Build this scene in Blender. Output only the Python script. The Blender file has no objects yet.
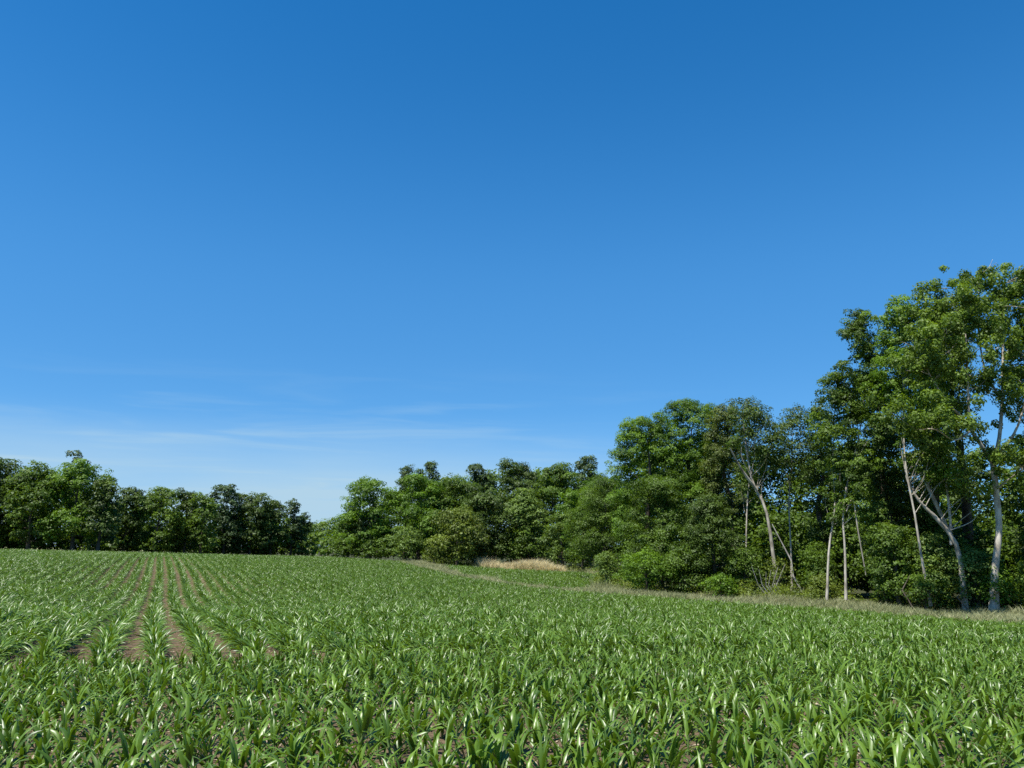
import bpy, math, random
import numpy as np
from mathutils import Vector

R = math.radians
SC = bpy.context.scene
COL = SC.collection
rng = np.random.default_rng(11)
random.seed(5)

# ------------------------------------------------------------------ camera, sky, sun, exposure
CAM_Z = 1.6
FPX = 788.0                       # focal length in pixels of a 1024 wide frame
HORIZON = 546.0
PITCH = math.atan((HORIZON - 384.0) / FPX)
SUN_EL, SUN_AZ = 65.0, -132.0      # azimuth measured from the view direction, minus = left
SUN_STRENGTH = 5.0
SKY_STRENGTH = 0.102
EXPOSURE = 0.66

cam = bpy.data.cameras.new('camera')
cam.sensor_width = 36.0
cam.lens = 36.0 * FPX / 1024.0
cam.clip_start = 0.1
cam.clip_end = 6000.0
camo = bpy.data.objects.new('camera', cam)
COL.objects.link(camo)
camo.location = (0, 0, CAM_Z)
camo.rotation_euler = (math.pi / 2 + PITCH, 0, 0)
SC.camera = camo

SC.view_settings.view_transform = 'Standard'
SC.view_settings.look = 'None'
SC.view_settings.gamma = 1.0
SC.view_settings.use_curve_mapping = False
SC.view_settings.exposure = EXPOSURE
SC.render.engine = 'CYCLES'
SC.cycles.max_bounces = 6
SC.cycles.diffuse_bounces = 3
SC.cycles.glossy_bounces = 2
SC.cycles.transmission_bounces = 4
SC.cycles.use_denoising = False
SC.cycles.caustics_reflective = False
SC.cycles.caustics_refractive = False

world = bpy.data.worlds.new('World')
SC.world = world
world.use_nodes = True
nt = world.node_tree
nt.nodes.clear()


def N(tree, kind, **kw):
    n = tree.nodes.new(kind)
    for k, v in kw.items():
        if k == 'inp':
            for a, b in v.items():
                n.inputs[a].default_value = b
        else:
            setattr(n, k, v)
    return n


def mathn(tree, op, a, b=None, clamp=False):
    n = tree.nodes.new('ShaderNodeMath')
    n.operation = op
    n.use_clamp = clamp
    for i, v in enumerate((a, b)):
        if v is None:
            continue
        if isinstance(v, (int, float)):
            n.inputs[i].default_value = v
        else:
            tree.links.new(v, n.inputs[i])
    return n.outputs[0]


def build_world():
    L = nt.links.new
    sky = N(nt, 'ShaderNodeTexSky', sky_type='NISHITA', sun_disc=False)
    sky.sun_elevation = R(SUN_EL)
    sky.sun_rotation = R(SUN_AZ)
    sky.altitude = 100
    sky.air_density = 1.0
    sky.dust_density = 0.1
    sky.ozone_density = 3.0
    # the deep saturated blue of the clear day
    # the clear dry air of the day: a flatter brightness towards the horizon
    tc = N(nt, 'ShaderNodeTexCoord')
    sep = N(nt, 'ShaderNodeSeparateXYZ')
    L(tc.outputs['Generated'], sep.inputs[0])
    fc = N(nt, 'ShaderNodeFloatCurve')
    cv = fc.mapping.curves[0]
    for i, p in enumerate(((0.0, 0.11), (0.087, 0.175), (0.215, 0.262), (0.358, 0.335), (0.60, 0.58), (1.0, 1.0))):
        if i in (0, 5):
            cv.points[0 if i == 0 else len(cv.points) - 1].location = p
        else:
            cv.points.new(*p)
    fc.mapping.update()
    L(sep.outputs[2], fc.inputs['Value'])
    cmb = N(nt, 'ShaderNodeCombineXYZ')
    L(sep.outputs[0], cmb.inputs[0]); L(sep.outputs[1], cmb.inputs[1]); L(fc.outputs[0], cmb.inputs[2])
    nrm = N(nt, 'ShaderNodeVectorMath', operation='NORMALIZE')
    L(cmb.outputs[0], nrm.inputs[0])
    L(nrm.outputs[0], sky.inputs['Vector'])
    hs = N(nt, 'ShaderNodeHueSaturation', inp={'Hue': 0.5, 'Saturation': 1.38, 'Value': 1.0})
    L(sky.outputs[0], hs.inputs['Color'])
    # thin cirrus streaks low over the left and middle of the horizon
    mp = N(nt, 'ShaderNodeMapping', inp={'Scale': (2.2, 2.2, 26.0), 'Rotation': (0.0, R(3.0), 0.0)})
    L(tc.outputs['Generated'], mp.inputs[0])
    no = N(nt, 'ShaderNodeTexNoise', inp={'Scale': 1.6, 'Detail': 6.0, 'Roughness': 0.55, 'Distortion': 0.6})
    L(mp.outputs[0], no.inputs['Vector'])
    r1 = N(nt, 'ShaderNodeMapRange', interpolation_type='SMOOTHSTEP', inp={'From Min': 0.46, 'From Max': 0.74})
    L(no.outputs[0], r1.inputs[0])
    up = N(nt, 'ShaderNodeMapRange', interpolation_type='SMOOTHSTEP', inp={'From Min': 0.24, 'From Max': 0.07})
    L(sep.outputs[2], up.inputs[0])
    band = mathn(nt, 'MULTIPLY', r1.outputs[0], up.outputs[0])
    left = N(nt, 'ShaderNodeMapRange', interpolation_type='SMOOTHSTEP', inp={'From Min': 0.40, 'From Max': -0.12})
    L(sep.outputs[0], left.inputs[0])
    band = mathn(nt, 'MULTIPLY', band, left.outputs[0])
    veil = N(nt, 'ShaderNodeMapRange', interpolation_type='SMOOTHSTEP', inp={'From Min': 0.17, 'From Max': 0.05, 'To Max': 0.85})
    L(sep.outputs[2], veil.inputs[0])
    mp2 = N(nt, 'ShaderNodeMapping', inp={'Scale': (1.2, 1.2, 9.0), 'Rotation': (0.0, R(-2.0), 0.0)})
    L(tc.outputs['Generated'], mp2.inputs[0])
    no2 = N(nt, 'ShaderNodeTexNoise', inp={'Scale': 2.2, 'Detail': 4.0, 'Roughness': 0.5})
    L(mp2.outputs[0], no2.inputs['Vector'])
    soft = N(nt, 'ShaderNodeMapRange', inp={'From Min': 0.35, 'From Max': 0.65, 'To Min': 0.72, 'To Max': 1.2})
    L(no2.outputs[0], soft.inputs[0])
    veil_l = mathn(nt, 'MULTIPLY', mathn(nt, 'MULTIPLY', veil.outputs[0], left.outputs[0]), soft.outputs[0])
    fac = mathn(nt, 'ADD', mathn(nt, 'MULTIPLY', band, 0.45), veil_l, clamp=True)
    mx = N(nt, 'ShaderNodeMix', data_type='RGBA')
    L(fac, mx.inputs[0])
    L(hs.outputs[0], mx.inputs[6])
    mx.inputs[7].default_value = (2.75, 4.05, 5.05, 1)
    bg = N(nt, 'ShaderNodeBackground', inp={'Strength': SKY_STRENGTH})
    L(mx.outputs[2], bg.inputs[0])
    out = N(nt, 'ShaderNodeOutputWorld')
    L(bg.outputs[0], out.inputs[0])


build_world()

sun = bpy.data.lights.new('sun', 'SUN')
sun.energy = SUN_STRENGTH
sun.angle = R(0.53)
sun.color = (1.0, 0.965, 0.90)
suno = bpy.data.objects.new('sun', sun)
COL.objects.link(suno)
sd = Vector((math.sin(R(SUN_AZ)) * math.cos(R(SUN_EL)), math.cos(R(SUN_AZ)) * math.cos(R(SUN_EL)), math.sin(R(SUN_EL))))
suno.rotation_euler = sd.to_track_quat('Z', 'Y').to_euler()
suno.location = (-60, 0, 120)


# ------------------------------------------------------------------ helpers
def ray(px, py):
    u, v = (px - 512.0) / FPX, (384.0 - py) / FPX
    return u, math.cos(PITCH) - v * math.sin(PITCH), math.sin(PITCH) + v * math.cos(PITCH)


def at(px, py, Y):
    x, y, z = ray(px, py)
    k = Y / y
    return np.array((x * k, Y, CAM_Z + z * k))


def xy(px, Y):                    # ground position seen in column px at depth Y
    return np.array(((px - 512.0) / FPX * Y / 0.985, Y))


def mesh_from(name, verts, faces4=None, faces3=None, tint=None, smooth=False):
    me = bpy.data.meshes.new(name)
    verts = np.asarray(verts, dtype=np.float32)
    n4 = 0 if faces4 is None else len(faces4)
    n3 = 0 if faces3 is None else len(faces3)
    me.vertices.add(len(verts))
    me.vertices.foreach_set('co', verts.ravel())
    loops = np.concatenate([np.asarray(f, dtype=np.int32).ravel() for f in (faces4, faces3) if f is not None and len(f)])
    me.loops.add(len(loops))
    me.loops.foreach_set('vertex_index', loops)
    me.polygons.add(n4 + n3)
    st = np.concatenate([np.arange(n4) * 4, n4 * 4 + np.arange(n3) * 3]).astype(np.int32)
    me.polygons.foreach_set('loop_start', st)
    if smooth:
        me.polygons.foreach_set('use_smooth', np.ones(n4 + n3, dtype=bool))
    me.update(calc_edges=True)
    if tint is not None:
        a = me.attributes.new('tint', 'FLOAT', 'FACE')
        a.data.foreach_set('value', np.asarray(tint, dtype=np.float32))
    return me


def link(name, me, mat=None, parent=None, loc=None):
    o = bpy.data.objects.new(name, me)
    COL.objects.link(o)
    if mat is not None:
        me.materials.append(mat)
    if parent is not None:
        o.parent = parent
    if loc is not None:
        o.location = loc
    return o


def tag(o, label=None, cat=None, group=None, kind=None):
    for k, v in (('label', label), ('category', cat), ('group', group), ('kind', kind)):
        if v:
            o[k] = v
    return o


def thing(name, loc, label, cat, group=None):
    o = bpy.data.objects.new(name, None)
    o.empty_display_size = 0.3
    COL.objects.link(o)
    o.location = loc
    return tag(o, label, cat, group)


class Tubes:
    def __init__(self):
        self.v, self.f, self.n = [], [], 0

    def add(self, pts, rad, sides=7, wob=0.06):
        pts = np.asarray(pts, float)
        m = len(pts)
        rad = np.interp(np.linspace(0, 1, m), np.linspace(0, 1, len(rad)), rad) if len(rad) != m else np.asarray(rad, float)
        tan = np.gradient(pts, axis=0)
        tan /= np.linalg.norm(tan, axis=1)[:, None] + 1e-9
        ref = np.array((0.31, 0.95, 0.05))
        a = np.cross(tan, ref)
        a /= np.linalg.norm(a, axis=1)[:, None] + 1e-9
        b = np.cross(tan, a)
        ang = np.arange(sides) / sides * 2 * math.pi
        rr = rad[:, None] * (1 + rng.normal(0, wob, (m, sides)))
        ring = pts[:, None, :] + rr[..., None] * (np.cos(ang)[None, :, None] * a[:, None, :] + np.sin(ang)[None, :, None] * b[:, None, :])
        self.v.append(ring.reshape(-1, 3))
        i = np.arange(m - 1)[:, None] * sides
        j = np.arange(sides)[None, :]
        k = (np.arange(sides) + 1) % sides
        q = np.stack([i + j, i + k[None, :], i + sides + k[None, :], i + sides + j], -1).reshape(-1, 4) + self.n
        self.f.append(q)
        self.n += m * sides

    def mesh(self, name):
        return mesh_from(name, np.concatenate(self.v), np.concatenate(self.f), smooth=True)


def spline(pts, n):
    """smooth resample of a polyline (Catmull-Rom)"""
    p = np.asarray(pts, float)
    if len(p) == 2:
        return p[0] + (p[1] - p[0]) * np.linspace(0, 1, n)[:, None]
    q = np.vstack([2 * p[0] - p[1], p, 2 * p[-1] - p[-2]])
    out = []
    for t in np.linspace(0, len(p) - 1 - 1e-6, n):
        i = int(t)
        f = t - i
        a, b, c, d = q[i], q[i + 1], q[i + 2], q[i + 3]
        out.append(0.5 * (2 * b + (c - a) * f + (2 * a - 5 * b + 4 * c - d) * f * f + (3 * b - a - 3 * c + d) * f ** 3))
    return np.array(out)


def leaf_cards(P, Nrm, size, width=0.62, fold=0.14):
    n = len(P)
    Nrm = Nrm / (np.linalg.norm(Nrm, axis=1)[:, None] + 1e-9)
    T = rng.normal(size=(n, 3))
    T[:, 2] -= 0.25
    T -= (T * Nrm).sum(1)[:, None] * Nrm
    T /= np.linalg.norm(T, axis=1)[:, None] + 1e-9
    B = np.cross(Nrm, T)
    s = size[:, None]
    v = np.empty((n, 4, 3))
    v[:, 0] = P - T * s * 0.5
    v[:, 1] = P + B * s * width * 0.5 + Nrm * s * fold - T * s * 0.06
    v[:, 2] = P + T * s * 0.5 - Nrm * s * fold * 0.6
    v[:, 3] = P - B * s * width * 0.5 + Nrm * s * fold - T * s * 0.06
    f = np.arange(n * 4).reshape(n, 4)
    return v.reshape(-1, 3), f


def unit_dirs(n):
    d = rng.normal(size=(n, 3))
    return d / np.linalg.norm(d, axis=1)[:, None]


# ------------------------------------------------------------------ materials
def new_mat(name):
    m = bpy.data.materials.new(name)
    m.use_nodes = True
    m.node_tree.nodes.clear()
    return m, m.node_tree


def leaf_material(name, c0, c1, transl=0.30, rough=0.55, spec=0.35, by_object=0.0, through=(1.5, 1.45, 0.5)):
    m, t = new_mat(name)
    L = t.links.new
    at_ = N(t, 'ShaderNodeAttribute', attribute_name='tint')
    fac = at_.outputs['Fac']
    if by_object:
        oi = N(t, 'ShaderNodeObjectInfo')
        fac = mathn(t, 'ADD', mathn(t, 'MULTIPLY', fac, 1 - by_object), mathn(t, 'MULTIPLY', oi.outputs['Random'], by_object), True)
    mx = N(t, 'ShaderNodeMix', data_type='RGBA')
    L(fac, mx.inputs[0])
    mx.inputs[6].default_value = (*c0, 1)
    mx.inputs[7].default_value = (*c1, 1)
    p = N(t, 'ShaderNodeBsdfPrincipled', inp={'Roughness': rough, 'Specular IOR Level': spec})
    L(mx.outputs[2], p.inputs['Base Color'])
    tr = N(t, 'ShaderNodeBsdfTranslucent')
    tm = N(t, 'ShaderNodeMix', data_type='RGBA', blend_type='MULTIPLY', inp={0: 1.0})
    L(mx.outputs[2], tm.inputs[6])
    tm.inputs[7].default_value = (*through, 1)
    L(tm.outputs[2], tr.inputs[0])
    ms = N(t, 'ShaderNodeMixShader', inp={0: transl})
    L(p.outputs[0], ms.inputs[1])
    L(tr.outputs[0], ms.inputs[2])
    o = N(t, 'ShaderNodeOutputMaterial')
    L(ms.outputs[0], o.inputs[0])
    return m


def bark_material(name, c0, c1, scale=3.0, stretch=0.25, contrast=(0.35, 0.65), rough=0.85):
    m, t = new_mat(name)
    L = t.links.new
    tc = N(t, 'ShaderNodeTexCoord')
    mp = N(t, 'ShaderNodeMapping', inp={'Scale': (1, 1, stretch)})
    L(tc.outputs['Object'], mp.inputs[0])
    no = N(t, 'ShaderNodeTexNoise', inp={'Scale': scale, 'Detail': 5.0, 'Roughness': 0.65})
    L(mp.outputs[0], no.inputs['Vector'])
    r = N(t, 'ShaderNodeMapRange', inp={'From Min': contrast[0], 'From Max': contrast[1]})
    L(no.outputs[0], r.inputs[0])
    mx = N(t, 'ShaderNodeMix', data_type='RGBA')
    L(r.outputs[0], mx.inputs[0])
    mx.inputs[6].default_value = (*c0, 1)
    mx.inputs[7].default_value = (*c1, 1)
    p = N(t, 'ShaderNodeBsdfPrincipled', inp={'Roughness': rough, 'Specular IOR Level': 0.2})
    L(mx.outputs[2], p.inputs['Base Color'])
    bp = N(t, 'ShaderNodeBump', inp={'Strength': 0.5, 'Distance': 0.03})
    L(no.outputs[0], bp.inputs['Height'])
    L(bp.outputs[0], p.inputs['Normal'])
    o = N(t, 'ShaderNodeOutputMaterial')
    L(p.outputs[0], o.inputs[0])
    return m


LEAF = {
    'bright': leaf_material('leaf_bright_green', (0.046, 0.100, 0.006), (0.165, 0.290, 0.020), transl=0.36),
    'mid': leaf_material('leaf_mid_green', (0.042, 0.082, 0.008), (0.140, 0.230, 0.024), transl=0.36),
    'dark': leaf_material('leaf_dark_green', (0.032, 0.060, 0.008), (0.100, 0.160, 0.022), transl=0.28),
    'olive': leaf_material('leaf_olive_green', (0.064, 0.096, 0.012), (0.185, 0.245, 0.032)),
    'russet': leaf_material('leaf_brownish_green', (0.048, 0.072, 0.012), (0.135, 0.180, 0.030)),
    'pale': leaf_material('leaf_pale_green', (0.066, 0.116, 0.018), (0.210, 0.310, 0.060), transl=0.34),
    'sycamore': leaf_material('leaf_sycamore', (0.052, 0.098, 0.010), (0.170, 0.260, 0.034), transl=0.36),
    'blue': leaf_material('leaf_bluish_green', (0.034, 0.064, 0.020), (0.090, 0.145, 0.042), transl=0.24),
}
BARK = bark_material('bark_grey_brown', (0.045, 0.036, 0.028), (0.13, 0.105, 0.08))
PALE_BARK = bark_material('bark_pale_mottled', (0.18, 0.15, 0.11), (0.56, 0.51, 0.42), scale=2.2, stretch=0.5)
SILVER_BARK = bark_material('bark_silver_dead', (0.26, 0.235, 0.20), (0.55, 0.51, 0.45), scale=4)

CORN_LEAF = leaf_material('corn_leaf', (0.034, 0.084, 0.004), (0.170, 0.285, 0.026), transl=0.24, rough=0.38, spec=0.55, by_object=0.35)
CORN_STALK = leaf_material('corn_stalk', (0.10, 0.17, 0.045), (0.17, 0.24, 0.075), transl=0.05, rough=0.5)
GRASS = leaf_material('meadow_grass', (0.21, 0.24, 0.09), (0.48, 0.47, 0.26), transl=0.45, through=(1, 1, 0.9), rough=0.6)
GRASS_TAN = leaf_material('ripe_tan_grass', (0.50, 0.42, 0.22), (0.78, 0.69, 0.42), transl=0.45, through=(1, 1, 1), rough=0.7)

# ------------------------------------------------------------------ terrain heights
CTRL = []


def cp(px, Y, z):
    p = xy(px, Y)
    CTRL.append((p[0], p[1], z))


for x, y, z in ((0, 0, -1.6), (-9, 0, -1.6), (9, 0, -1.6), (-9, 6, -1.62), (9, 6, -1.72), (0, 5.5, -1.62), (0, -25, -1.5),
                (-30, -10, -1.4), (30, -10, -1.9), (-40, 15, -1.5), (45, 15, -3.0)):
    CTRL.append((x, y, z))
for Y, z in ((17, -2.0), (33, -2.65), (45, -2.6), (60, -1.95), (75, -1.55), (95, -1.25), (112, -1.35), (140, -2.6)):
    cp(160, Y, z)
for Y, z in ((17, -1.85), (34, -2.15), (55, -1.5), (75, -0.9), (95, -0.72), (112, -0.95), (140, -2.2)):
    cp(-20, Y, z)
cp(-260, 60, -1.2); cp(-260, 95, -0.6)
for Y, z in ((25, -2.4), (45, -2.95), (75, -2.35), (100, -1.85), (118, -1.85), (150, -2.8)):
    cp(300, Y, z)
for Y, z in ((25, -2.4), (50, -3.1), (76, -2.75), (100, -2.3), (120, -2.3)):
    cp(410, Y, z)
for Y, z in ((30, -2.75), (60, -3.35), (80, -3.15), (108, -3.05), (130, -3.0)):
    cp(500, Y, z)
for Y, z in ((20, -2.4), (40, -3.25), (66, -3.65), (90, -3.35), (120, -3.2)):
    cp(600, Y, z)
for Y, z in ((20, -2.45), (40, -3.45), (54, -3.68), (75, -3.6)):
    cp(760, Y, z)
for Y, z in ((12, -2.0), (22, -2.8), (39, -3.9), (46, -3.8), (65, -3.7)):
    cp(1024, Y, z)
for a in range(0, 360, 20):
    CTRL.append((260 * math.cos(R(a)), 90 + 260 * math.sin(R(a)), -3.0))
CTRL = np.array(CTRL)


def _phi(r2):
    return np.sqrt(r2 + 36.0)


_d2 = ((CTRL[:, None, :2] - CTRL[None, :, :2]) ** 2).sum(-1)
_n = len(CTRL)
_A = np.zeros((_n + 1, _n + 1))
_A[:_n, :_n] = _phi(_d2) - np.eye(_n) * 0.6      # slight smoothing
_A[:_n, _n] = 1
_A[_n, :_n] = 1
_W = np.linalg.solve(_A, np.concatenate([CTRL[:, 2], [0]]))


def ground(x, y):
    x = np.asarray(x, float)
    y = np.asarray(y, float)
    sh = x.shape
    x, y = x.ravel(), y.ravel()
    d = np.hypot(x, y - 90)
    k = np.minimum(1.0, 255.0 / np.maximum(d, 1e-6))
    X, Yy = x * k, 90 + (y - 90) * k
    out = np.empty(len(X))
    for i in range(0, len(X), 20000):
        s = slice(i, i + 20000)
        r2 = (X[s, None] - CTRL[None, :, 0]) ** 2 + (Yy[s, None] - CTRL[None, :, 1]) ** 2
        out[s] = _phi(r2) @ _W[:_n] + _W[_n]
    return (out + CAM_Z).reshape(sh)


def gz(x, y):
    return float(ground(np.array([x]), np.array([y]))[0])


def inside(poly, x, y):
    poly = np.asarray(poly)
    r = np.zeros(len(x), bool)
    j = len(poly) - 1
    for i in range(len(poly)):
        xi, yi = poly[i]
        xj, yj = poly[j]
        c = ((yi > y) != (yj > y)) & (x < (xj - xi) * (y - yi) / (yj - yi + 1e-12) + xi)
        r ^= c
        j = i
    return r


ROW_AZ = math.atan((163 - 512) / FPX * 0.985)          # the main rows run towards the far left
DIR = np.array((math.sin(ROW_AZ), math.cos(ROW_AZ)))   # along the rows
PER = np.array((DIR[1], -DIR[0]))                      # across, to the right

FIELD_EDGE = [(1180, 34.5), (1024, 36.8), (900, 40.8), (760, 46.3), (690, 50), (640, 54), (590, 58), (545, 62.5), (495, 69), (462, 75),
              (436, 84), (414, 94), (400, 104)]
FIELD = [xy(*p) for p in FIELD_EDGE] + [xy(330, 122), xy(300, 124), xy(160, 116), xy(0, 105), xy(-200, 96), np.array((-75, 20)),
                                        np.array((-40, -10)), np.array((30, -10)), np.array((60, 20))]
FIELD2 = [xy(*p) for p in ((446, 98), (464, 79.5), (498, 72.5), (545, 66), (578, 65), (596, 70), (602, 80), (582, 94), (520, 96.5), (470, 97.5))]
WOOD_EDGE = [(1300, 40), (1024, 44.5), (900, 48), (760, 54), (700, 57), (640, 61), (600, 68), (612, 84), (585, 98), (540, 106), (480, 106), (450, 101),
             (425, 103), (400, 112), (340, 126), (300, 134), (160, 124), (0, 111), (-250, 100)]


def build_ground():
    def axis(lo, hi, fine_lo, fine_hi, step):
        mid = np.arange(fine_lo, fine_hi + step, step)
        a = fine_lo - np.geomspace(step, fine_lo - lo, 26)[::-1]
        b = fine_hi + step + np.geomspace(step, hi - fine_hi, 26)
        return np.concatenate([a, mid, b])
    xs = axis(-2500, 2500, -110, 80, 0.8)
    ys = axis(-600, 5000, -4, 140, 0.8)
    X, Y = np.meshgrid(xs, ys)
    Z = ground(X, Y)
    rip = np.sin(X * 1.7 + np.sin(Y * 1.1)) * np.sin(Y * 1.9) * 0.015
    near = (np.abs(X) < 100) & (Y < 140)
    Z = Z + rip * near
    nx, ny = len(xs), len(ys)
    v = np.stack([X, Y, Z], -1).reshape(-1, 3)
    i = np.arange(ny - 1)[:, None] * nx + np.arange(nx - 1)[None, :]
    f = np.stack([i, i + 1, i + 1 + nx, i + nx], -1).reshape(-1, 4)
    me = mesh_from('ground', v, f, smooth=True)
    px, py = v[:, 0], v[:, 1]
    cover = np.ones(len(v))
    cover[inside(FIELD, px, py) | inside(FIELD2, px, py)] = 0.0
    # woodland floor
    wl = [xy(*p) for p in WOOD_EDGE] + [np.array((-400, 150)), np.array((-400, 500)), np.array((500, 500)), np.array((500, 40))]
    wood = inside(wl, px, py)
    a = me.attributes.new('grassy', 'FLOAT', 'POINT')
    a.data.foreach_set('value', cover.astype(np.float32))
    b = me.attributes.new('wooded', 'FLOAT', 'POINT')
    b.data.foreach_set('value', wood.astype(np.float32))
    m, t = new_mat('soil_and_turf')
    L = t.links.new
    tc = N(t, 'ShaderNodeTexCoord')
    n1 = N(t, 'ShaderNodeTexNoise', inp={'Scale': 0.35, 'Detail': 4.0})
    n2 = N(t, 'ShaderNodeTexNoise', inp={'Scale': 9.0, 'Detail': 8.0, 'Roughness': 0.7})
    n3 = N(t, 'ShaderNodeTexVoronoi', inp={'Scale': 16.0})
    for n in (n1, n2, n3):
        L(tc.outputs['Object'], n.inputs['Vector'])
    soil = N(t, 'ShaderNodeValToRGB')
    e = soil.color_ramp.elements
    e[0].position, e[0].color = 0.30, (0.080, 0.058, 0.034, 1)
    e[1].position, e[1].color = 0.72, (0.225, 0.170, 0.108, 1)
    L(n2.outputs[0], soil.inputs[0])
    s2 = N(t, 'ShaderNodeMix', data_type='RGBA', blend_type='MULTIPLY', inp={0: 0.5})
    L(soil.outputs[0], s2.inputs[6])
    r1 = N(t, 'ShaderNodeValToRGB')
    r1.color_ramp.elements[0].position, r1.color_ramp.elements[0].color = 0.3, (0.6, 0.55, 0.5, 1)
    r1.color_ramp.elements[1].position, r1.color_ramp.elements[1].color = 0.7, (1.1, 1.05, 1.0, 1)
    L(n1.outputs[0], r1.inputs[0])
    L(r1.outputs[0], s2.inputs[7])
    turf = N(t, 'ShaderNodeValToRGB')
    e = turf.color_ramp.elements
    e[0].position, e[0].color = 0.3, (0.12, 0.15, 0.05, 1)
    e[1].position, e[1].color = 0.75, (0.30, 0.29, 0.14, 1)
    L(n2.outputs[0], turf.inputs[0])
    ag = N(t, 'ShaderNodeAttribute', attribute_name='grassy')
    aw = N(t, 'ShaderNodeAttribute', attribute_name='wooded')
    m1 = N(t, 'ShaderNodeMix', data_type='RGBA')
    L(ag.outputs['Fac'], m1.inputs[0])
    L(s2.outputs[2], m1.inputs[6])
    L(turf.outputs[0], m1.inputs[7])
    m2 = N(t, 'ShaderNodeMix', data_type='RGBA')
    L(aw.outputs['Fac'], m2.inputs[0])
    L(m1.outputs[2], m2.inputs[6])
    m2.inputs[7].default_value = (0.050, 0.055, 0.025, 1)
    p = N(t, 'ShaderNodeBsdfPrincipled', inp={'Roughness': 0.95, 'Specular IOR Level': 0.1})
    L(m2.outputs[2], p.inputs['Base Color'])
    hh = mathn(t, 'ADD', n2.outputs[0], mathn(t, 'MULTIPLY', n3.outputs['Distance'], 0.6))
    bp = N(t, 'ShaderNodeBump', inp={'Strength': 0.9, 'Distance': 0.06})
    L(hh, bp.inputs['Height'])
    L(bp.outputs[0], p.inputs['Normal'])
    o = N(t, 'ShaderNodeOutputMaterial')
    L(p.outputs[0], o.inputs[0])
    tag(link('ground', me, m), kind='structure')


build_ground()


# ------------------------------------------------------------------ corn
def corn_variant(seed, spread):
    """returns (stalk mesh data, leaves mesh data) of one young plant about 0.45 m tall"""
    r = np.random.default_rng(seed)
    tb = Tubes()
    H = 0.13 + 0.04 * r.random()
    lean = r.normal(0, 0.02, 2)
    tb.add([(0, 0, -0.03), (lean[0] * .5, lean[1] * .5, H * .5), (lean[0], lean[1], H)], [0.010, 0.009, 0.006], 6, 0.02)
    V, F, TI = [], [], []
    n0 = 0
    nl = int(r.integers(7, 10))
    plane = r.uniform(0, 0.4)
    for i in range(nl):
        k = i / (nl - 1)
        az = plane + (i % 2) * math.pi + r.normal(0, 0.30)
        z0 = 0.03 + (H - 0.03) * k ** 0.9
        ln = ((0.16 + 0.205 * math.sin(math.pi * (0.18 + 0.62 * k))) if spread else (0.115 + 0.145 * math.sin(math.pi * (0.18 + 0.62 * k)))) * r.uniform(0.82, 1.15)
        w = (0.0088 + 0.0064 * math.sin(math.pi * (0.2 + 0.6 * k))) * r.uniform(0.9, 1.15)
        el = ((0.70 if spread else 0.80) + 0.50 * k) + r.normal(0, 0.10)             # starting elevation angle
        droop = ((1.7, 2.4, 1.4)[seed % 3] - 0.7 * k) * r.uniform(0.7, 1.25)        # total bend
        if k > 0.93:
            el, droop, ln = 1.35, 0.5, ln * 0.7
        seg = 8
        p = np.array((lean[0] * k, lean[1] * k, z0))
        twist = r.normal(0, 0.5)
        a = az
        pts, sides, ups = [], [], []
        for s in range(seg + 1):
            u = s / seg
            ang = el - droop * u ** 1.6
            d = np.array((math.cos(a) * math.cos(ang), math.sin(a) * math.cos(ang), math.sin(ang)))
            sd_ = np.array((-math.sin(a), math.cos(a), 0))
            up_ = np.cross(d, sd_)
            tw = twist * u
            side = sd_ * math.cos(tw) + up_ * math.sin(tw)
            pts.append(p.copy()); sides.append(side); ups.append(np.cross(d, side))
            p = p + d * ln / seg
            a += r.normal(0, 0.05)
        for s in range(seg + 1):
            u = s / seg
            ww = w * min(1.0, 0.45 + 2.2 * u) * (1 - u ** 2.6) ** 0.8 + 0.0008
            wave = 0.003 * math.sin(s * 2.2 + i)
            V += [pts[s] - sides[s] * ww + ups[s] * (-ww * 0.35 + wave), pts[s], pts[s] + sides[s] * ww + ups[s] * (-ww * 0.35 - wave)]
        ti = np.clip(r.normal(0.45, 0.27), 0, 1)
        for s in range(seg):
            b = n0 + s * 3
            F += [(b, b + 1, b + 4, b + 3), (b + 1, b + 2, b + 5, b + 4)]
            TI += [ti, ti]
        n0 += (seg + 1) * 3
    # leaf folds hang below the midrib: flip so the blade is a shallow V opening upwards
    return (np.concatenate(tb.v), np.concatenate(tb.f)), (np.array(V), np.array(F), np.array(TI))


NVAR = 12      # the first six stand in the end rows, the others in the long rows
STALKS, LEAVES = [], []
corn_src = bpy.data.collections.new('corn_variants')
for i in range(NVAR):
    (sv, sf), (lv, lf, lt) = corn_variant(100 + i, i >= 6)
    ms = mesh_from('corn_stalk', sv, sf, smooth=True, tint=np.full(len(sf), 0.5)); ms.materials.append(CORN_STALK)
    ml = mesh_from('corn_leaves', lv, lf, tint=lt, smooth=True); ml.materials.append(CORN_LEAF)
    STALKS.append(ms); LEAVES.append(ml)
    mj = mesh_from('corn_plant', np.vstack([sv, lv]), np.vstack([sf, lf + len(sv)]), tint=np.concatenate([np.full(len(sf), .5), lt]), smooth=True)
    mj.materials.append(CORN_STALK); mj.materials.append(CORN_LEAF)
    mi = np.concatenate([np.zeros(len(sf)), np.ones(len(lf))]).astype(np.int32)
    mj.polygons.foreach_set('material_index', mi)
    corn_src.objects.link(bpy.data.objects.new('corn_plant_%d' % i, mj))


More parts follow.
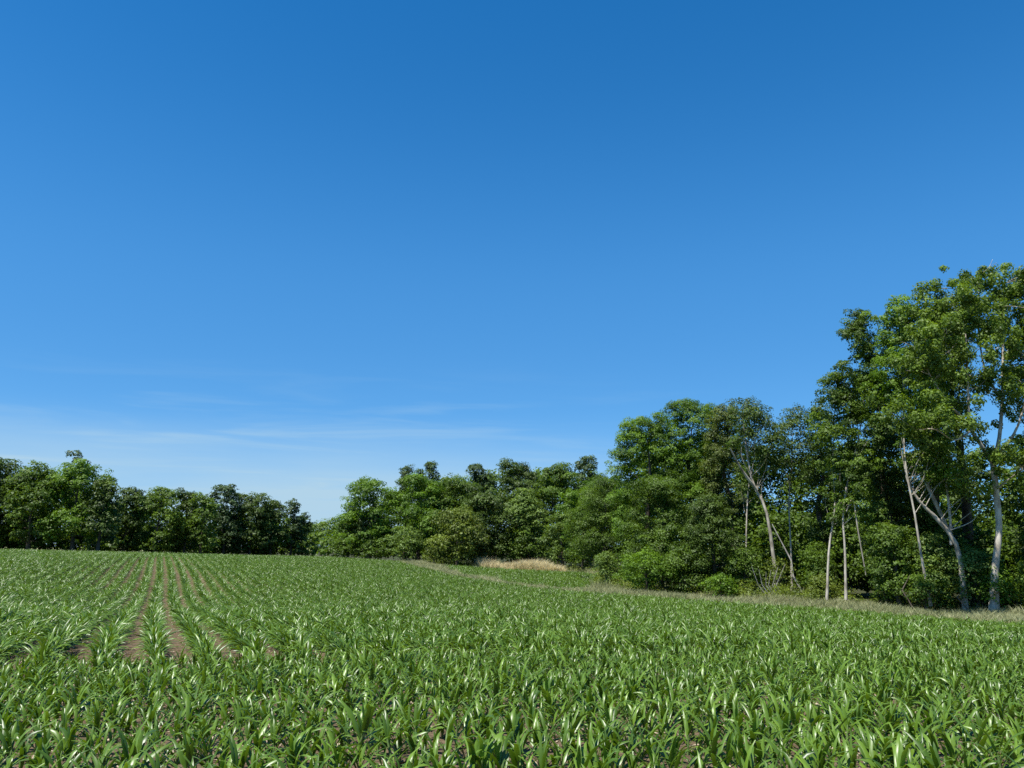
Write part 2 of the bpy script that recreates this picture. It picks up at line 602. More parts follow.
def scatter(name, P, rot, scl, var, coll):
    """one object: the points carry copies of the meshes in coll"""
    me = bpy.data.meshes.new(name)
    me.vertices.add(len(P))
    me.vertices.foreach_set('co', np.asarray(P, np.float32).ravel())
    for an, ty, dat in (('rot', 'FLOAT_VECTOR', rot), ('scl', 'FLOAT', scl), ('var', 'INT', var)):
        a = me.attributes.new(an, ty, 'POINT')
        a.data.foreach_set('vector' if ty == 'FLOAT_VECTOR' else 'value', np.asarray(dat, np.int32 if ty == 'INT' else np.float32).ravel())
    o = link(name, me)
    g = bpy.data.node_groups.new(name + '_scatter', 'GeometryNodeTree')
    g.interface.new_socket('Geometry', in_out='INPUT', socket_type='NodeSocketGeometry')
    g.interface.new_socket('Geometry', in_out='OUTPUT', socket_type='NodeSocketGeometry')
    gi = g.nodes.new('NodeGroupInput'); go = g.nodes.new('NodeGroupOutput')
    ci = g.nodes.new('GeometryNodeCollectionInfo')
    ci.inputs['Collection'].default_value = coll
    ci.inputs['Separate Children'].default_value = True
    ci.inputs['Reset Children'].default_value = True
    ip = g.nodes.new('GeometryNodeInstanceOnPoints')
    ip.inputs['Pick Instance'].default_value = True
    na = {}
    for an, ty in (('rot', 'FLOAT_VECTOR'), ('scl', 'FLOAT'), ('var', 'INT')):
        n = g.nodes.new('GeometryNodeInputNamedAttribute')
        n.data_type = ty
        n.inputs['Name'].default_value = an
        na[an] = n.outputs['Attribute']
    er = g.nodes.new('FunctionNodeEulerToRotation')
    L = g.links.new
    L(na['rot'], er.inputs[0])
    L(gi.outputs[0], ip.inputs['Points'])
    L(ci.outputs[0], ip.inputs['Instance'])
    L(na['var'], ip.inputs['Instance Index'])
    L(er.outputs[0], ip.inputs['Rotation'])
    L(na['scl'], ip.inputs['Scale'])
    L(ip.outputs[0], go.inputs[0])
    md = o.modifiers.new('scatter', 'NODES')
    md.node_group = g
    return o


HEAD0, HEAD1 = 3.7, 13.6          # the crosswise end rows lie between these distances along the row direction


def rows(poly, along, first, spacing, lo, hi, step, shift=0.0):
    """plants in rows running along the unit vector `along`"""
    per = np.array((along[1], -along[0]))
    out = []
    k = np.arange(math.ceil((lo - first) / spacing), (hi - first) / spacing)
    t = np.arange(-170, 170, step)
    O, T = np.meshgrid(first + k * spacing, t, indexing='ij')
    T = T + rng.uniform(0, step, (len(k), 1)) + rng.normal(0, step * 0.16, T.shape)
    O = O + rng.normal(0, 0.028, O.shape) + 0.05 * np.sin(T * 0.11 + 1.0)
    x = (O * per[0] + T * along[0]).ravel()
    y = (O * per[1] + T * along[1]).ravel()
    m = inside(poly, x, y)
    return x[m], y[m], np.full(m.sum(), math.atan2(along[1], along[0]))


def place_corn():
    x1, y1, a1 = rows(FIELD, DIR, 0.02, 0.76, -110, 70, 0.075)
    d = x1 * DIR[0] + y1 * DIR[1]
    c = x1 * PER[0] + y1 * PER[1]
    m = d > HEAD1 + rng.normal(0, 0.6, len(d))
    # the wheel track beside the fourth row: plants are missing or stunted there
    x1, y1, a1, c, d = x1[m], y1[m], a1[m], c[m], d[m]
    x2, y2, a2 = rows(FIELD, PER, -HEAD0, 0.44, -HEAD1 - 0.2, -HEAD0 + 0.1, 0.085)
    x3, y3, a3 = rows(FIELD2, DIR, 0.3, 0.76, -110, 70, 0.11)
    x = np.concatenate([x1, x2, x3]); y = np.concatenate([y1, y2, y3]); a = np.concatenate([a1, a2, a3])
    sec = np.concatenate([np.zeros(len(x1) + len(x2), bool), np.ones(len(x3), bool)])
    # keep what the picture and a step to either side of it can see
    keep = (np.abs(x) < 0.72 * y + 6) & (y > 1.5) & (rng.random(len(x)) > 0.06)
    x, y, a, sec = x[keep], y[keep], a[keep], sec[keep]
    z = ground(x, y)
    n = len(x)
    patch = 0.5 + 0.5 * np.sin(x * 0.21 + 1.3 * np.sin(y * 0.13)) * np.sin(y * 0.17 + 0.7)
    scl = rng.normal(1.14, 0.17, n) + 0.18 * (patch - 0.5)
    dd = x * DIR[0] + y * DIR[1]
    cc = x * PER[0] + y * PER[1]
    scl += 0.03 * np.clip((40 - dd) / 20, 0, 1)
    scl[dd < HEAD1] -= 0.25                                            # shorter end rows
    for c0, w_, a_ in ((0.40, 0.5, 0.13), (-0.36, 0.35, 0.05)):   # stunted beside the wheel tracks
        scl -= a_ * np.exp(-((cc - c0) / w_) ** 2) * (dd > HEAD1) * np.clip((60 - dd) / 40, 0, 1)
    scl = np.clip(scl * np.where(rng.random(n) < 0.06, 0.7, 1), 0.45, 1.7)
    rot = np.stack([rng.normal(0, 0.07, n), rng.normal(0, 0.07, n), rng.uniform(0, 2 * math.pi, n)], -1)
    var = rng.integers(0, 6, n) + 6 * (dd > HEAD1)
    P = np.stack([x, y, z - 0.01], -1)
    # the 300 that show largest are plants of their own
    u = x / np.maximum(y, 0.1)
    vis = (np.abs(u) < 0.66) & (y > 4.6) & ~sec
    idx = np.where(vis)[0]
    idx = idx[np.argsort(y[idx])][:300]
    lone = np.zeros(n, bool); lone[idx] = True
    proto = {}
    for i in idx:
        v = int(var[i])
        if v not in proto:
            root = thing('corn_plant', P[i], 'young corn plant in the nearest rows along the bottom edge of the field', 'corn plant', 'corn plants in the nearest rows')
            st = link('stalk', STALKS[v], parent=root)
            lf = link('leaves', LEAVES[v], parent=root)
            proto[v] = (root, st, lf)
        else:
            root0, st0, lf0 = proto[v]
            root = root0.copy(); COL.objects.link(root)
            for ch in (st0, lf0):
                c_ = ch.copy(); COL.objects.link(c_); c_.parent = root
        root.location = P[i]
        root.rotation_euler = rot[i]
        root.scale = (scl[i],) * 3
    m = ~lone & ~sec
    o = scatter('corn_field', P[m], rot[m], scl[m], var[m], corn_src)
    tag(o, 'green young corn in long rows filling the field up to the tree lines', 'corn field', kind='stuff')
    o = scatter('corn_patch', P[sec], rot[sec], scl[sec], var[sec], corn_src)
    tag(o, 'small far corn patch behind the grass path, in front of the tan grass', 'corn field', kind='stuff')
    print('corn plants', n)


place_corn()


# ------------------------------------------------------------------ trees
def profile(shape, t):
    if shape == 'cone':
        return np.clip((1 - t) ** 0.8 * 1.0, 0.05, 1) * np.clip(t * 8 + 0.4, 0, 1)
    if shape == 'skirt':             # foliage down to the ground
        return np.clip(1 - np.abs(t - 0.40) / 0.62, 0, 1) ** 0.36 * np.clip(0.85 + t, 0, 1)
    if shape == 'tall':
        return np.clip(1 - np.abs(t - 0.5) / 0.52, 0, 1) ** 0.45
    if shape == 'vase':
        return np.clip(1 - np.abs(t - 0.68) / 0.70, 0, 1) ** 0.6
    return np.clip(1 - ((t - 0.47) / 0.54) ** 2, 0, 1) ** 0.5     # round


def make_crown(base, zlo, zhi, Rx, shape, clumps, leaf, cover, flat=0.85, sparse=1.0, Ry=None, clump_r=None, lean=0.0):
    """leaf cards gathered in clumps; returns verts, faces, tint, clump centres (all relative to base)"""
    Hc = zhi - zlo
    Ry = Ry or Rx
    t = ((np.arange(clumps) + rng.random(clumps)) / clumps) ** 0.8
    rng.shuffle(t)
    pr = profile(shape, t)
    th = rng.uniform(0, 2 * math.pi, clumps)
    rr = np.sqrt(rng.uniform(0.22, 1.0, clumps))
    cr0 = clump_r or (0.31 * min(Rx, Hc * 0.5) + 0.25)
    cr = cr0 * rng.uniform(0.65, 1.35, clumps)
    ex = np.maximum(Rx - cr0 * 0.45, 0.1 * Rx)
    ey = np.maximum(Ry - cr0 * 0.45, 0.1 * Ry)
    C = np.stack([np.cos(th) * rr * pr * ex, np.sin(th) * rr * pr * ey, zlo + cr0 * 0.5 + t * (Hc - cr0 * 1.35)], -1)
    C[:, 0] += lean * t
    # every lobe carries small dense sprays on its outer, upper side
    K = 11
    sd_ = unit_dirs(clumps * K).reshape(clumps, K, 3)
    sd_[..., 2] = np.where(sd_[..., 2] < -0.35, -sd_[..., 2], sd_[..., 2])
    sc = (C[:, None, :] + sd_ * (cr[:, None, None] * rng.uniform(0.55, 1.0, (clumps, K, 1))) * np.array((1, 1, flat))).reshape(-1, 3)
    sr = (cr[:, None] * rng.uniform(0.26, 0.52, (clumps, K))).ravel()
    lob = np.repeat(np.arange(clumps), K)
    area = sr ** 2
    total = int(cover * (2 * Rx * Hc) / (leaf * leaf * 0.34))
    cnt = np.maximum((total * area / area.sum()).astype(int), 2)
    si = np.repeat(np.arange(len(sc)), cnt)
    ci = lob[si]
    n = len(si)
    d = unit_dirs(n)
    d[:, 2] = np.where((d[:, 2] < -0.1) & (rng.random(n) < 0.7), -d[:, 2], d[:, 2])
    P = sc[si] + d * (sr[si] * rng.uniform(0.55, 1.0, n))[:, None] * np.array((1, 1, 0.8))
    out = sc[si] - C[ci]
    out /= np.linalg.norm(out, axis=1)[:, None] + 1e-6
    Nn = d * 0.65 + out * 0.50 + np.array((0, 0, 0.22)) + rng.normal(0, 0.30, (n, 3))
    sz = leaf * rng.uniform(0.6, 1.35, n)
    # keep the top where it belongs
    P[:, 2] = zlo + (P[:, 2] - zlo) * (Hc / (P[:, 2].max() - zlo))
    P[:, 2] = np.maximum(P[:, 2], base_floor(zlo))
    v, f = leaf_cards(P, Nn, sz)
    ct = rng.normal(0.45, 0.20, clumps)
    tint = np.clip(ct[ci] + rng.normal(0, 0.13, len(sc))[si] + rng.normal(0, 0.10, n), 0, 1)
    return v, f, tint, C, cr


def base_floor(zlo):
    return max(zlo * 0.3, 0.05) if zlo > 0 else 0.05


def limb_path(a, b, sag=0.12):
    m = a + (b - a) * 0.5
    ln = np.linalg.norm(b - a)
    m = m + rng.normal(0, 0.10 * ln, 3) + np.array((0, 0, -sag * ln * 0.3))
    return spline([a, m, b], 7)


def tree(name, label, px, top, hw, Y, mat='mid', shape='round', bottom=None, leaf=0.34, clumps=60, cover=2.6, cat='tree', group=None, bark=None,
         trunk=None, trunk_r=None, limbs=14, flat=0.85, clump_r=None, part='crown', lean=0.0, extra=None, depth=None):
    """px/top/hw: column, top row and half width as seen; Y: depth in metres"""
    g = xy(px, Y)
    z0 = gz(g[0], g[1])
    base = np.array((g[0], g[1], z0))
    ztop = at(px, top, Y)[2] - z0
    Rx = 1.12 * hw / FPX * Y
    zlo = 0.05 * ztop if bottom is None else max(at(px, bottom, Y)[2] - z0, 0.05)
    v, f, ti, C, cr = make_crown(base, zlo, ztop, Rx, shape, clumps, leaf, cover, flat, clump_r=clump_r, lean=lean, Ry=(depth or None))
    root = thing(name, base, label, cat, group)
    crown = link(part, mesh_from(part, v, f, tint=ti), LEAF[mat], root)
    tb = Tubes()
    tr = trunk_r or (0.012 * ztop + 0.05)
    if trunk is None:
        w = 0.03 * ztop
        tp = [np.array((0, 0, -0.25))] + [np.array((rng.normal(0, w) * k + lean * k * 0.8, rng.normal(0, w) * k, ztop * 0.86 * k)) for k in (0.25, 0.5, 0.75, 1.0)]
    else:
        tp = [np.asarray(q) - base for q in trunk]
    path = spline(tp, 14)
    tb.add(path, [tr * 1.7, tr * 1.15, tr * 0.95, tr * 0.7, tr * 0.42, tr * 0.12], 8)
    order = np.argsort(rng.random(len(C)))[:limbs]
    for i in order:
        c = C[i]
        k = np.argmin(np.abs(path[:, 2] - c[2] * 0.78))
        k = min(max(k, 2), len(path) - 2)
        a = path[k]
        r0 = tr * (1 - 0.75 * k / len(path)) * 0.45
        tb.add(limb_path(a, c), [r0, r0 * 0.6, r0 * 0.15], 5)
    if extra:
        for pts, rad in extra:
            tb.add(spline([np.asarray(q) - base for q in pts], 14), rad, 8)
    link('trunk', tb.mesh('trunk'), bark or BARK, root)
    return root


GL = 'trees of the far left tree line'
GM = 'trees of the middle wood edge'
GR = 'trees of the near right wood edge'
GB = 'bushes along the wood edge'

# --- far left tree line -------------------------------------------------------------------------
far = dict(leaf=0.31, clumps=46, cover=4.0, shape='skirt', group=GL)
tree('deciduous_tree', 'dark leafy tree at the left end of the far tree line', 4, 454, 34, 113, 'dark', **far)
tree('deciduous_tree', 'broad mid green tree second from the left end of the far tree line', 45, 461, 30, 112, 'mid', **far)
tree('deciduous_tree', 'wide bright green domed tree, largest of the far left tree line', 88, 459, 34, 113, 'bright', **far)
tree('deciduous_tree', 'thin feathery dark treetop rising behind the bright domed tree', 86, 450, 15, 124, 'blue', **{**far, 'cover': 1.1, 'clumps': 30})
tree('deciduous_tree', 'dark tree on the right shoulder of the bright domed tree', 112, 474, 18, 112, 'dark', **far)
tree('deciduous_tree', 'low dark tree in the dip right of the bright domed tree', 137, 486, 18, 126, 'dark', **far)
tree('deciduous_tree', 'round mid green tree above the end of the wheel track rows', 168, 485, 24, 128, 'mid', **far)
tree('deciduous_tree', 'narrow dark green tree right of the round one over the wheel track', 196, 488, 18, 132, 'dark', **far)
tree('deciduous_tree', 'small mid green tree left of the tall grey-green crown', 212, 492, 14, 130, 'mid', **far)
tree('deciduous_tree', 'tall grey-green crown, highest in the right half of the far tree line', 233, 484, 20, 142, 'blue', **far)
tree('deciduous_tree', 'rounded dark tree right of the tall grey-green crown', 259, 492, 20, 145, 'dark', **far)
tree('deciduous_tree', 'dark tree with a flat crown near the right end of the far tree line', 279, 497, 16, 148, 'dark', **far)
tree('deciduous_tree', 'thin ragged tree at the right end of the far tree line', 299, 498, 11, 150, 'blue', **{**far, 'cover': 2.4, 'clumps': 34})
tree('deciduous_tree', 'small ragged dark tree sloping down into the gap between the tree lines', 309, 512, 10, 152, 'dark', **far)
gap = dict(leaf=0.5, clumps=50, cover=2.6, shape='skirt', group='pale trees seen through the gap')  # no haze in the air: distance haze is put into the pale leaf colour
tree('deciduous_tree', 'haze-coloured pale tree on the left of the gap between the tree lines', 313, 521, 14, 205, 'pale', **gap)
tree('deciduous_tree', 'haze-coloured pale tree in the middle of the gap between the tree lines', 328, 518, 15, 215, 'pale', **gap)
tree('deciduous_tree', 'distant tree on the right of the gap, behind the feathery tree', 343, 517, 14, 200, 'mid', **gap)

# --- middle wood edge --------------------------------------------------------------------------
mid = dict(leaf=0.27, clumps=46, cover=4.0, group=GM)
tree('deciduous_tree', 'low leafy tree at the left tip of the middle wood', 354, 502, 14, 116, 'bright', 'skirt', **{**mid, 'cover': 3.0})
tree('deciduous_tree', 'feathery light green tree with tiered flat sprays near the left tip of the middle wood', 374, 475, 27, 114, 'bright', 'skirt', flat=0.5, **{**mid, 'cover': 3.2})
tree('deciduous_tree', 'dark tree under the feathery tiered tree', 372, 508, 26, 117, 'dark', 'skirt', **mid)
tree('cedar_tree', 'slim dark cedar spire, left of the two above the middle wood', 408, 464, 8, 124, 'dark', 'tall', bottom=530, **{**mid, 'leaf': 0.2, 'clumps': 50, 'clump_r': 0.85})
tree('cedar_tree', 'slim dark cedar spire, right of the two above the middle wood', 433, 461, 8, 124, 'dark', 'tall', bottom=530, **{**mid, 'leaf': 0.2, 'clumps': 50, 'clump_r': 0.85})
tree('deciduous_tree', 'small feathery treetop between the two cedar spires', 421, 468, 8, 126, 'mid', 'cone', **{**mid, 'cover': 2.4})
tree('deciduous_tree', 'bright green tree in front of the two cedar spires', 422, 473, 33, 115, 'bright', 'skirt', flat=0.5, **mid)
tree('deciduous_tree', 'leafy green tree right of the cedar spires with a ragged flat top', 455, 473, 27, 117, 'mid', 'skirt', **mid)
tree('deciduous_tree', 'pale blue-green treetop peeping over the middle wood', 480, 463, 17, 132, 'blue', 'skirt', **mid)
tree('deciduous_tree', 'plain green tree behind the olive bushy tree', 484, 484, 28, 109, 'dark', 'skirt', **mid)
tree('deciduous_tree', 'dark round-topped tree, highest of the middle wood', 516, 458, 27, 119, 'dark', 'skirt', **mid)
tree('deciduous_tree', 'light green leafy tree behind the tan grass strip', 524, 488, 25, 110, 'pale', 'skirt', **mid)
tree('deciduous_tree', 'dark rounded tree right of the highest tree of the middle wood', 557, 461, 25, 114, 'mid', 'skirt', **mid)
tree('deciduous_tree', 'sparse dark blue-green treetop just left of the tall right wood', 586, 455, 18, 122, 'blue', 'skirt', **{**mid, 'cover': 2.8})
tree('deciduous_tree', 'mid green tree filling the notch left of the tall right wood', 583, 476, 28, 103, 'bright', 'skirt', **mid)
tree('bushy_tree', 'round olive green bushy tree standing forward at the grass path', 459, 505, 27, 101, 'olive', 'skirt', **{**mid, 'clumps': 60})
tree('deciduous_tree', 'dark low tree at the left end of the tan grass strip', 476, 522, 14, 105, 'russet', 'skirt', **mid)
b = dict(leaf=0.24, clumps=34, cover=3.2, shape='skirt', group=GB, cat='bush', part='foliage')
tree('bush', 'light green bush left of the round olive bushy tree', 408, 524, 20, 108, 'pale', **b)
tree('bush', 'small bright bush at the head of the grass path', 437, 543, 11, 100, 'olive', **b)
tree('bush', 'dark bush under the tiered tree at the corn edge', 382, 538, 20, 112, 'mid', **b)
tree('bush', 'low bush at the left tip of the middle wood', 350, 536, 14, 114, 'mid', **b)
tree('bush', 'tall light-leaved bush at the right end of the tan grass strip', 560, 512, 18, 103, 'pale', **b)
tree('bush', 'dark rounded bush behind the right end of the small corn patch', 580, 533, 18, 98, 'mid', **b)
tree('bush', 'dark rounded bush behind the middle of the tan grass strip', 528, 520, 20, 109, 'mid', **b)

# --- near right wood edge ------------------------------------------------------------------------
nr = dict(leaf=0.14, clumps=60, cover=4.0, group=GR)
tree('deciduous_tree', 'mid green tree at the left shoulder of the tall right wood', 604, 472, 34, 80, 'mid', 'skirt', **nr)
tree('deciduous_tree', 'bright green broad tree forming the left corner of the right wood', 645, 412, 36, 69, 'bright', 'skirt', **nr)
tree('deciduous_tree', 'bright green domed tree beside the left corner of the right wood', 688, 397, 34, 70, 'bright', 'skirt', **nr)
tree('deciduous_tree', 'shaggy lower tree with mixed light leaves under the two bright domes', 655, 470, 36, 65, 'mid', 'skirt', **nr)
tree('deciduous_tree', 'dark mid height tree right of the shaggy one', 706, 490, 28, 60, 'dark', 'skirt', **nr)
tree('deciduous_tree', 'dark tree between the bright dome and the leaning pale trunk', 722, 404, 22, 66, 'russet', 'round', bottom=520, **nr)

tr = [at(777, 592, 58), at(774, 560, 58), at(766, 510, 58), at(752, 480, 58.3), at(744, 430, 58.6), at(742, 404, 58.6)]
tr[0][2] -= 0.4
tree('pale_trunk_tree', 'tree with a bare pale leaning trunk and a dark ragged top', 777, 395, 26, 58, 'dark', 'tall', bottom=480, lean=-2.4, trunk=tr, trunk_r=0.11, bark=PALE_BARK,
     extra=[([at(757, 490, 58), at(742, 470, 57.5), at(730, 448, 57)], [0.11, 0.08, 0.04])], **{**nr, 'cover': 2.2, 'clumps': 46})
tr = [at(746, 592, 60), at(746, 560, 60), at(747, 510, 60), at(750, 470, 60.5), at(752, 420, 60.5)]
tree('pale_trunk_tree', 'slim tree with a straight pale trunk left of the leaning one', 746, 420, 20, 60, 'mid', 'tall', bottom=500, trunk=tr, trunk_r=0.06, bark=PALE_BARK, **{**nr, 'cover': 1.8, 'clumps': 30})
tr = [at(792, 594, 59), at(791, 550, 59), at(789, 500, 59), at(792, 460, 59.4), at(793, 415, 59.4)]
tree('pale_trunk_tree', 'tree with a thin pale trunk right of the leaning one', 792, 404, 24, 59, 'dark', 'tall', bottom=490, trunk=tr, trunk_r=0.06, bark=PALE_BARK, **{**nr, 'cover': 2.0, 'clumps': 44})
tree('deciduous_tree', 'dark leafy tree left of the first pair of pale stems', 818, 403, 17, 60, 'dark', 'skirt', **{**nr, 'cover': 2.4, 'clumps': 60})
tr = [at(827, 600, 51), at(829, 550, 51), at(835, 505, 51), at(833, 460, 51.3), at(836, 380, 51.3)]
tree('pale_trunk_tree', 'tall tree with a slender crooked pale trunk and narrow layered crown', 827, 372, 24, 51, 'mid', 'tall', bottom=535, lean=0.6, trunk=tr, trunk_r=0.06, bark=PALE_BARK, **{**nr, 'clumps': 44, 'cover': 3.0})
tr = [at(846, 600, 50), at(845, 550, 50), at(844, 500, 50), at(862, 420, 50.4), at(868, 330, 50.4)]
tree('pale_trunk_tree', 'tall tree with a straight thin pale trunk and a narrow leafy spire', 846, 308, 28, 50, 'mid', 'tall', bottom=530, lean=1.4, trunk=tr, trunk_r=0.06, bark=PALE_BARK,
     extra=[([at(866, 575, 49.8), at(858, 530, 49.6), at(853, 500, 49.6), at(846, 512, 49.9)], [0.035, 0.042, 0.05, 0.035])], **{**nr, 'clumps': 50, 'cover': 3.0})
tr = [at(931, 606, 46.5), at(922, 560, 46.5), at(914, 510, 46.6), at(905, 460, 46.8), at(903, 380, 47), at(905, 320, 47)]
tree('pale_trunk_tree', 'tall tree with a thin backward leaning trunk left of the great sycamore', 931, 296, 32, 47, 'bright', 'tall', bottom=500, lean=-1.7, trunk=tr, trunk_r=0.06, bark=PALE_BARK, **{**nr, 'clumps': 60, 'cover': 4.0})
tr = [at(966, 614, 46.8), at(958, 550, 46.8), at(938, 520, 46.9), at(920, 502, 47.0), at(908, 480, 47.1), at(899, 440, 47.2)]
tree('pale_trunk_tree', 'forked pale tree bending far to the left, next to the great sycamore', 966, 420, 26, 46.8, 'olive', 'tall', bottom=520, lean=-3.4, trunk=tr, trunk_r=0.12, bark=PALE_BARK,
     extra=[([at(951, 545, 46.9), at(949, 505, 47.0), at(942, 458, 47.2)], [0.08, 0.075, 0.06]), ([at(948, 530, 47.8), at(938, 508, 47.8), at(926, 482, 47.8)], [0.11, 0.11, 0.10])], **{**nr, 'clumps': 36, 'cover': 0.9})


def sycamore():
    Y = 45.5
    g = xy(996, Y)
    z0 = gz(*g)
    base = np.array((g[0], g[1], z0))
    root = thing('sycamore_tree', base, 'great sycamore with a thick mottled pale trunk forking high, tallest tree', 'tree', GR)
    tb = Tubes()
    main = [at(994, 612, Y), at(995, 570, Y), at(999, 530, Y), at(996, 490, Y), at(993, 462, Y)]
    tb.add(spline(main, 16) - base, [0.30, 0.19, 0.17, 0.165, 0.16], 10, 0.04)
    link('trunk', tb.mesh('trunk'), PALE_BARK, root)
    limbs = [
        ([at(993, 464, Y), at(981, 445, Y - .3), at(970, 425, Y - .6), at(968, 390, Y - .8), at(966, 340, Y - 1), at(962, 290, Y - 1)], 0.13),
        ([at(993, 464, Y), at(999, 440, Y + .3), at(1002, 400, Y + .6), at(1003, 340, Y + .8), at(1002, 285, Y + 1)], 0.14),
        ([at(994, 455, Y), at(1006, 446, Y - .5), at(1020, 420, Y - 1), at(1032, 370, Y - 1.5), at(1040, 310, Y - 2)], 0.10),
        ([at(971, 425, Y - .5), at(950, 405, Y - 1.5), at(930, 375, Y - 2), at(920, 345, Y - 2)], 0.08),
        ([at(1002, 400, Y + .6), at(985, 370, Y + 1.5), at(978, 320, Y + 2), at(980, 275, Y + 2)], 0.08),
        ([at(968, 380, Y - .8), at(948, 350, Y - .5), at(940, 310, Y - .3)], 0.07),
        ([at(996, 490, Y), at(1008, 480, Y - .8), at(1022, 470, Y - 1.5), at(1036, 462, Y - 2)], 0.06),
        ([at(972, 430, Y - .6), at(955, 440, Y - 1.6), at(936, 430, Y - 2.4), at(915, 428, Y - 2.8)], 0.06),
    ]
    tips = []
    for pts, r in limbs:
        p = spline(pts, 16)
        t2 = Tubes()
        t2.add(p - base, [r, r * .8, r * .6, r * .35, r * .12], 8, 0.04)
        for k in (8, 9, 10, 11, 12, 13, 14, 15):
            for _ in range(2):
                d = unit_dirs(1)[0]
                d[2] = abs(d[2]) * 0.5 + 0.1
                q = p[k] + d * rng.uniform(0.9, 2.3)
                t2.add(limb_path(p[k], q) - base, [r * .22, r * .13, 0.012], 5)
                tips.append(q - base)
        tips.append(p[-1] - base)
        link('limb', t2.mesh('limb'), PALE_BARK, root)
    C = np.array(tips)
    C = np.vstack([C, C[rng.integers(0, len(C), 380)] + rng.normal(0, 1.0, (380, 3)) * np.array((.8, .8, 1.2))])
    ztop = at(985, 258, Y)[2] - z0
    C = C[C[:, 2] < ztop - 0.05]
    T0 = np.array(tips)
    C = C[[np.min(np.linalg.norm(T0 - c, axis=1)) < 1.25 for c in C]]
    cr = rng.uniform(0.28, 0.60, len(C))
    cnt = (560 * cr ** 2 + 30).astype(int)
    ci = np.repeat(np.arange(len(C)), cnt)
    n = len(ci)
    d = unit_dirs(n)
    P = C[ci] + d * (cr[ci] * rng.random(n) ** 0.45)[:, None] * np.array((1, 1, .9))
    P[:, 2] = np.minimum(P[:, 2], ztop)
    Nn = d * 0.8 + np.array((0, 0, .28)) + rng.normal(0, .34, (n, 3))
    v, f = leaf_cards(P, Nn, 0.15 * rng.uniform(.6, 1.3, n), 0.8)
    ct = rng.normal(.5, .2, len(C))
    link('crown', mesh_from('crown', v, f, tint=np.clip(ct[ci] + rng.normal(0, .12, n), 0, 1)), LEAF['sycamore'], root)


sycamore()
tree('deciduous_tree', 'tall leafy tree at the right picture edge beside the great sycamore', 1050, 268, 42, 47, 'mid', 'tall', bottom=520, **{**nr, 'cover': 3.0})
tree('deciduous_tree', 'leafy mid green tree filling in behind the backward leaning trunk', 925, 345, 30, 53, 'mid', 'skirt', **nr)
tree('deciduous_tree', 'tall leafy tree standing behind and left of the great sycamore fork', 953, 310, 28, 54, 'mid', 'tall', bottom=440, **nr)
tree('deciduous_tree', 'leafy tree filling in behind the narrow leafy spire', 872, 365, 26, 56, 'mid', 'skirt', **nr)
tree('deciduous_tree', 'dense lower tree in the shade right of the great sycamore trunk', 1032, 440, 26, 49, 'dark', 'skirt', **{**nr, 'cover': 2.2})
tree('deciduous_tree', 'dark leafy tree between the layered spire and the backward leaning trunk', 880, 430, 26, 53, 'dark', 'skirt', **{**nr, 'cover': 3.0})

bn = dict(leaf=0.14, clumps=44, cover=3.4, shape='skirt', group=GB, cat='bush', part='foliage')
tree('bush', 'light bush at the inner corner where the grass path meets the right wood', 602, 550, 12, 68, 'pale', **bn)
tree('bush', 'largest bright bush bulging out at the left corner of the right wood', 640, 545, 27, 60.5, 'bright', **bn)
tree('bush', 'mid green bush right of the largest bright bush', 676, 540, 24, 60, 'mid', **bn)
tree('bush', 'low sunlit bush in front of the dark mid height tree', 712, 572, 18, 56, 'bright', **bn)
tree('bush', 'small yellow-green bush left of the three pale stems', 811, 572, 14, 52.5, 'olive', **bn)
tree('bush', 'twiggy bush with pale twigs around the leaning trunk foot', 768, 556, 15, 57, 'olive', **{**bn, 'cover': 1.0})
tree('bush', 'broad leafy bush right of the straight thin pale trunk', 880, 520, 24, 48.5, 'mid', **bn)
tree('bush', 'light leaved bush behind the thin backward leaning trunk', 915, 532, 24, 48.5, 'pale', **bn)
tree('bush', 'broad bush between the leaning trunk and the great sycamore', 956, 545, 26, 47, 'pale', **bn)  # sunlight put into the colour: pale leaf brightens this bush under the crowns
tree('bush', 'leafy bush at the foot of the great sycamore', 1012, 556, 18, 44.6, 'mid', **bn)
tree('bush', 'pale leaved sapling right of the stem with the crooked fork', 869, 498, 11, 50, 'pale', **bn)
tree('bush', 'rounded bush in front of the foot of the leaning grey tree', 975, 560, 15, 45.8, 'bright', **bn)
tree('bush', 'tall dark bush between the great sycamore and the right picture edge', 1024, 500, 16, 47, 'mid', **bn)
tree('bush', 'low wide bush beside the thin backward leaning trunk foot', 905, 568, 20, 46.8, 'mid', **bn)
tree('bush', 'dark bush in the hollow between the pale stems and the leaning pale trunk', 806, 540, 18, 57, 'mid', **bn)
tree('bush', 'shady bush left of the straight slim pale trunk', 735, 545, 16, 58.5, 'mid', **bn)
tree('bush', 'low bush in the grass right of the great sycamore foot', 1020, 572, 15, 44.8, 'olive', **bn)
tree('bush', 'bush at the right picture edge in front of the wood', 1040, 545, 20, 45.5, 'bright', **bn)


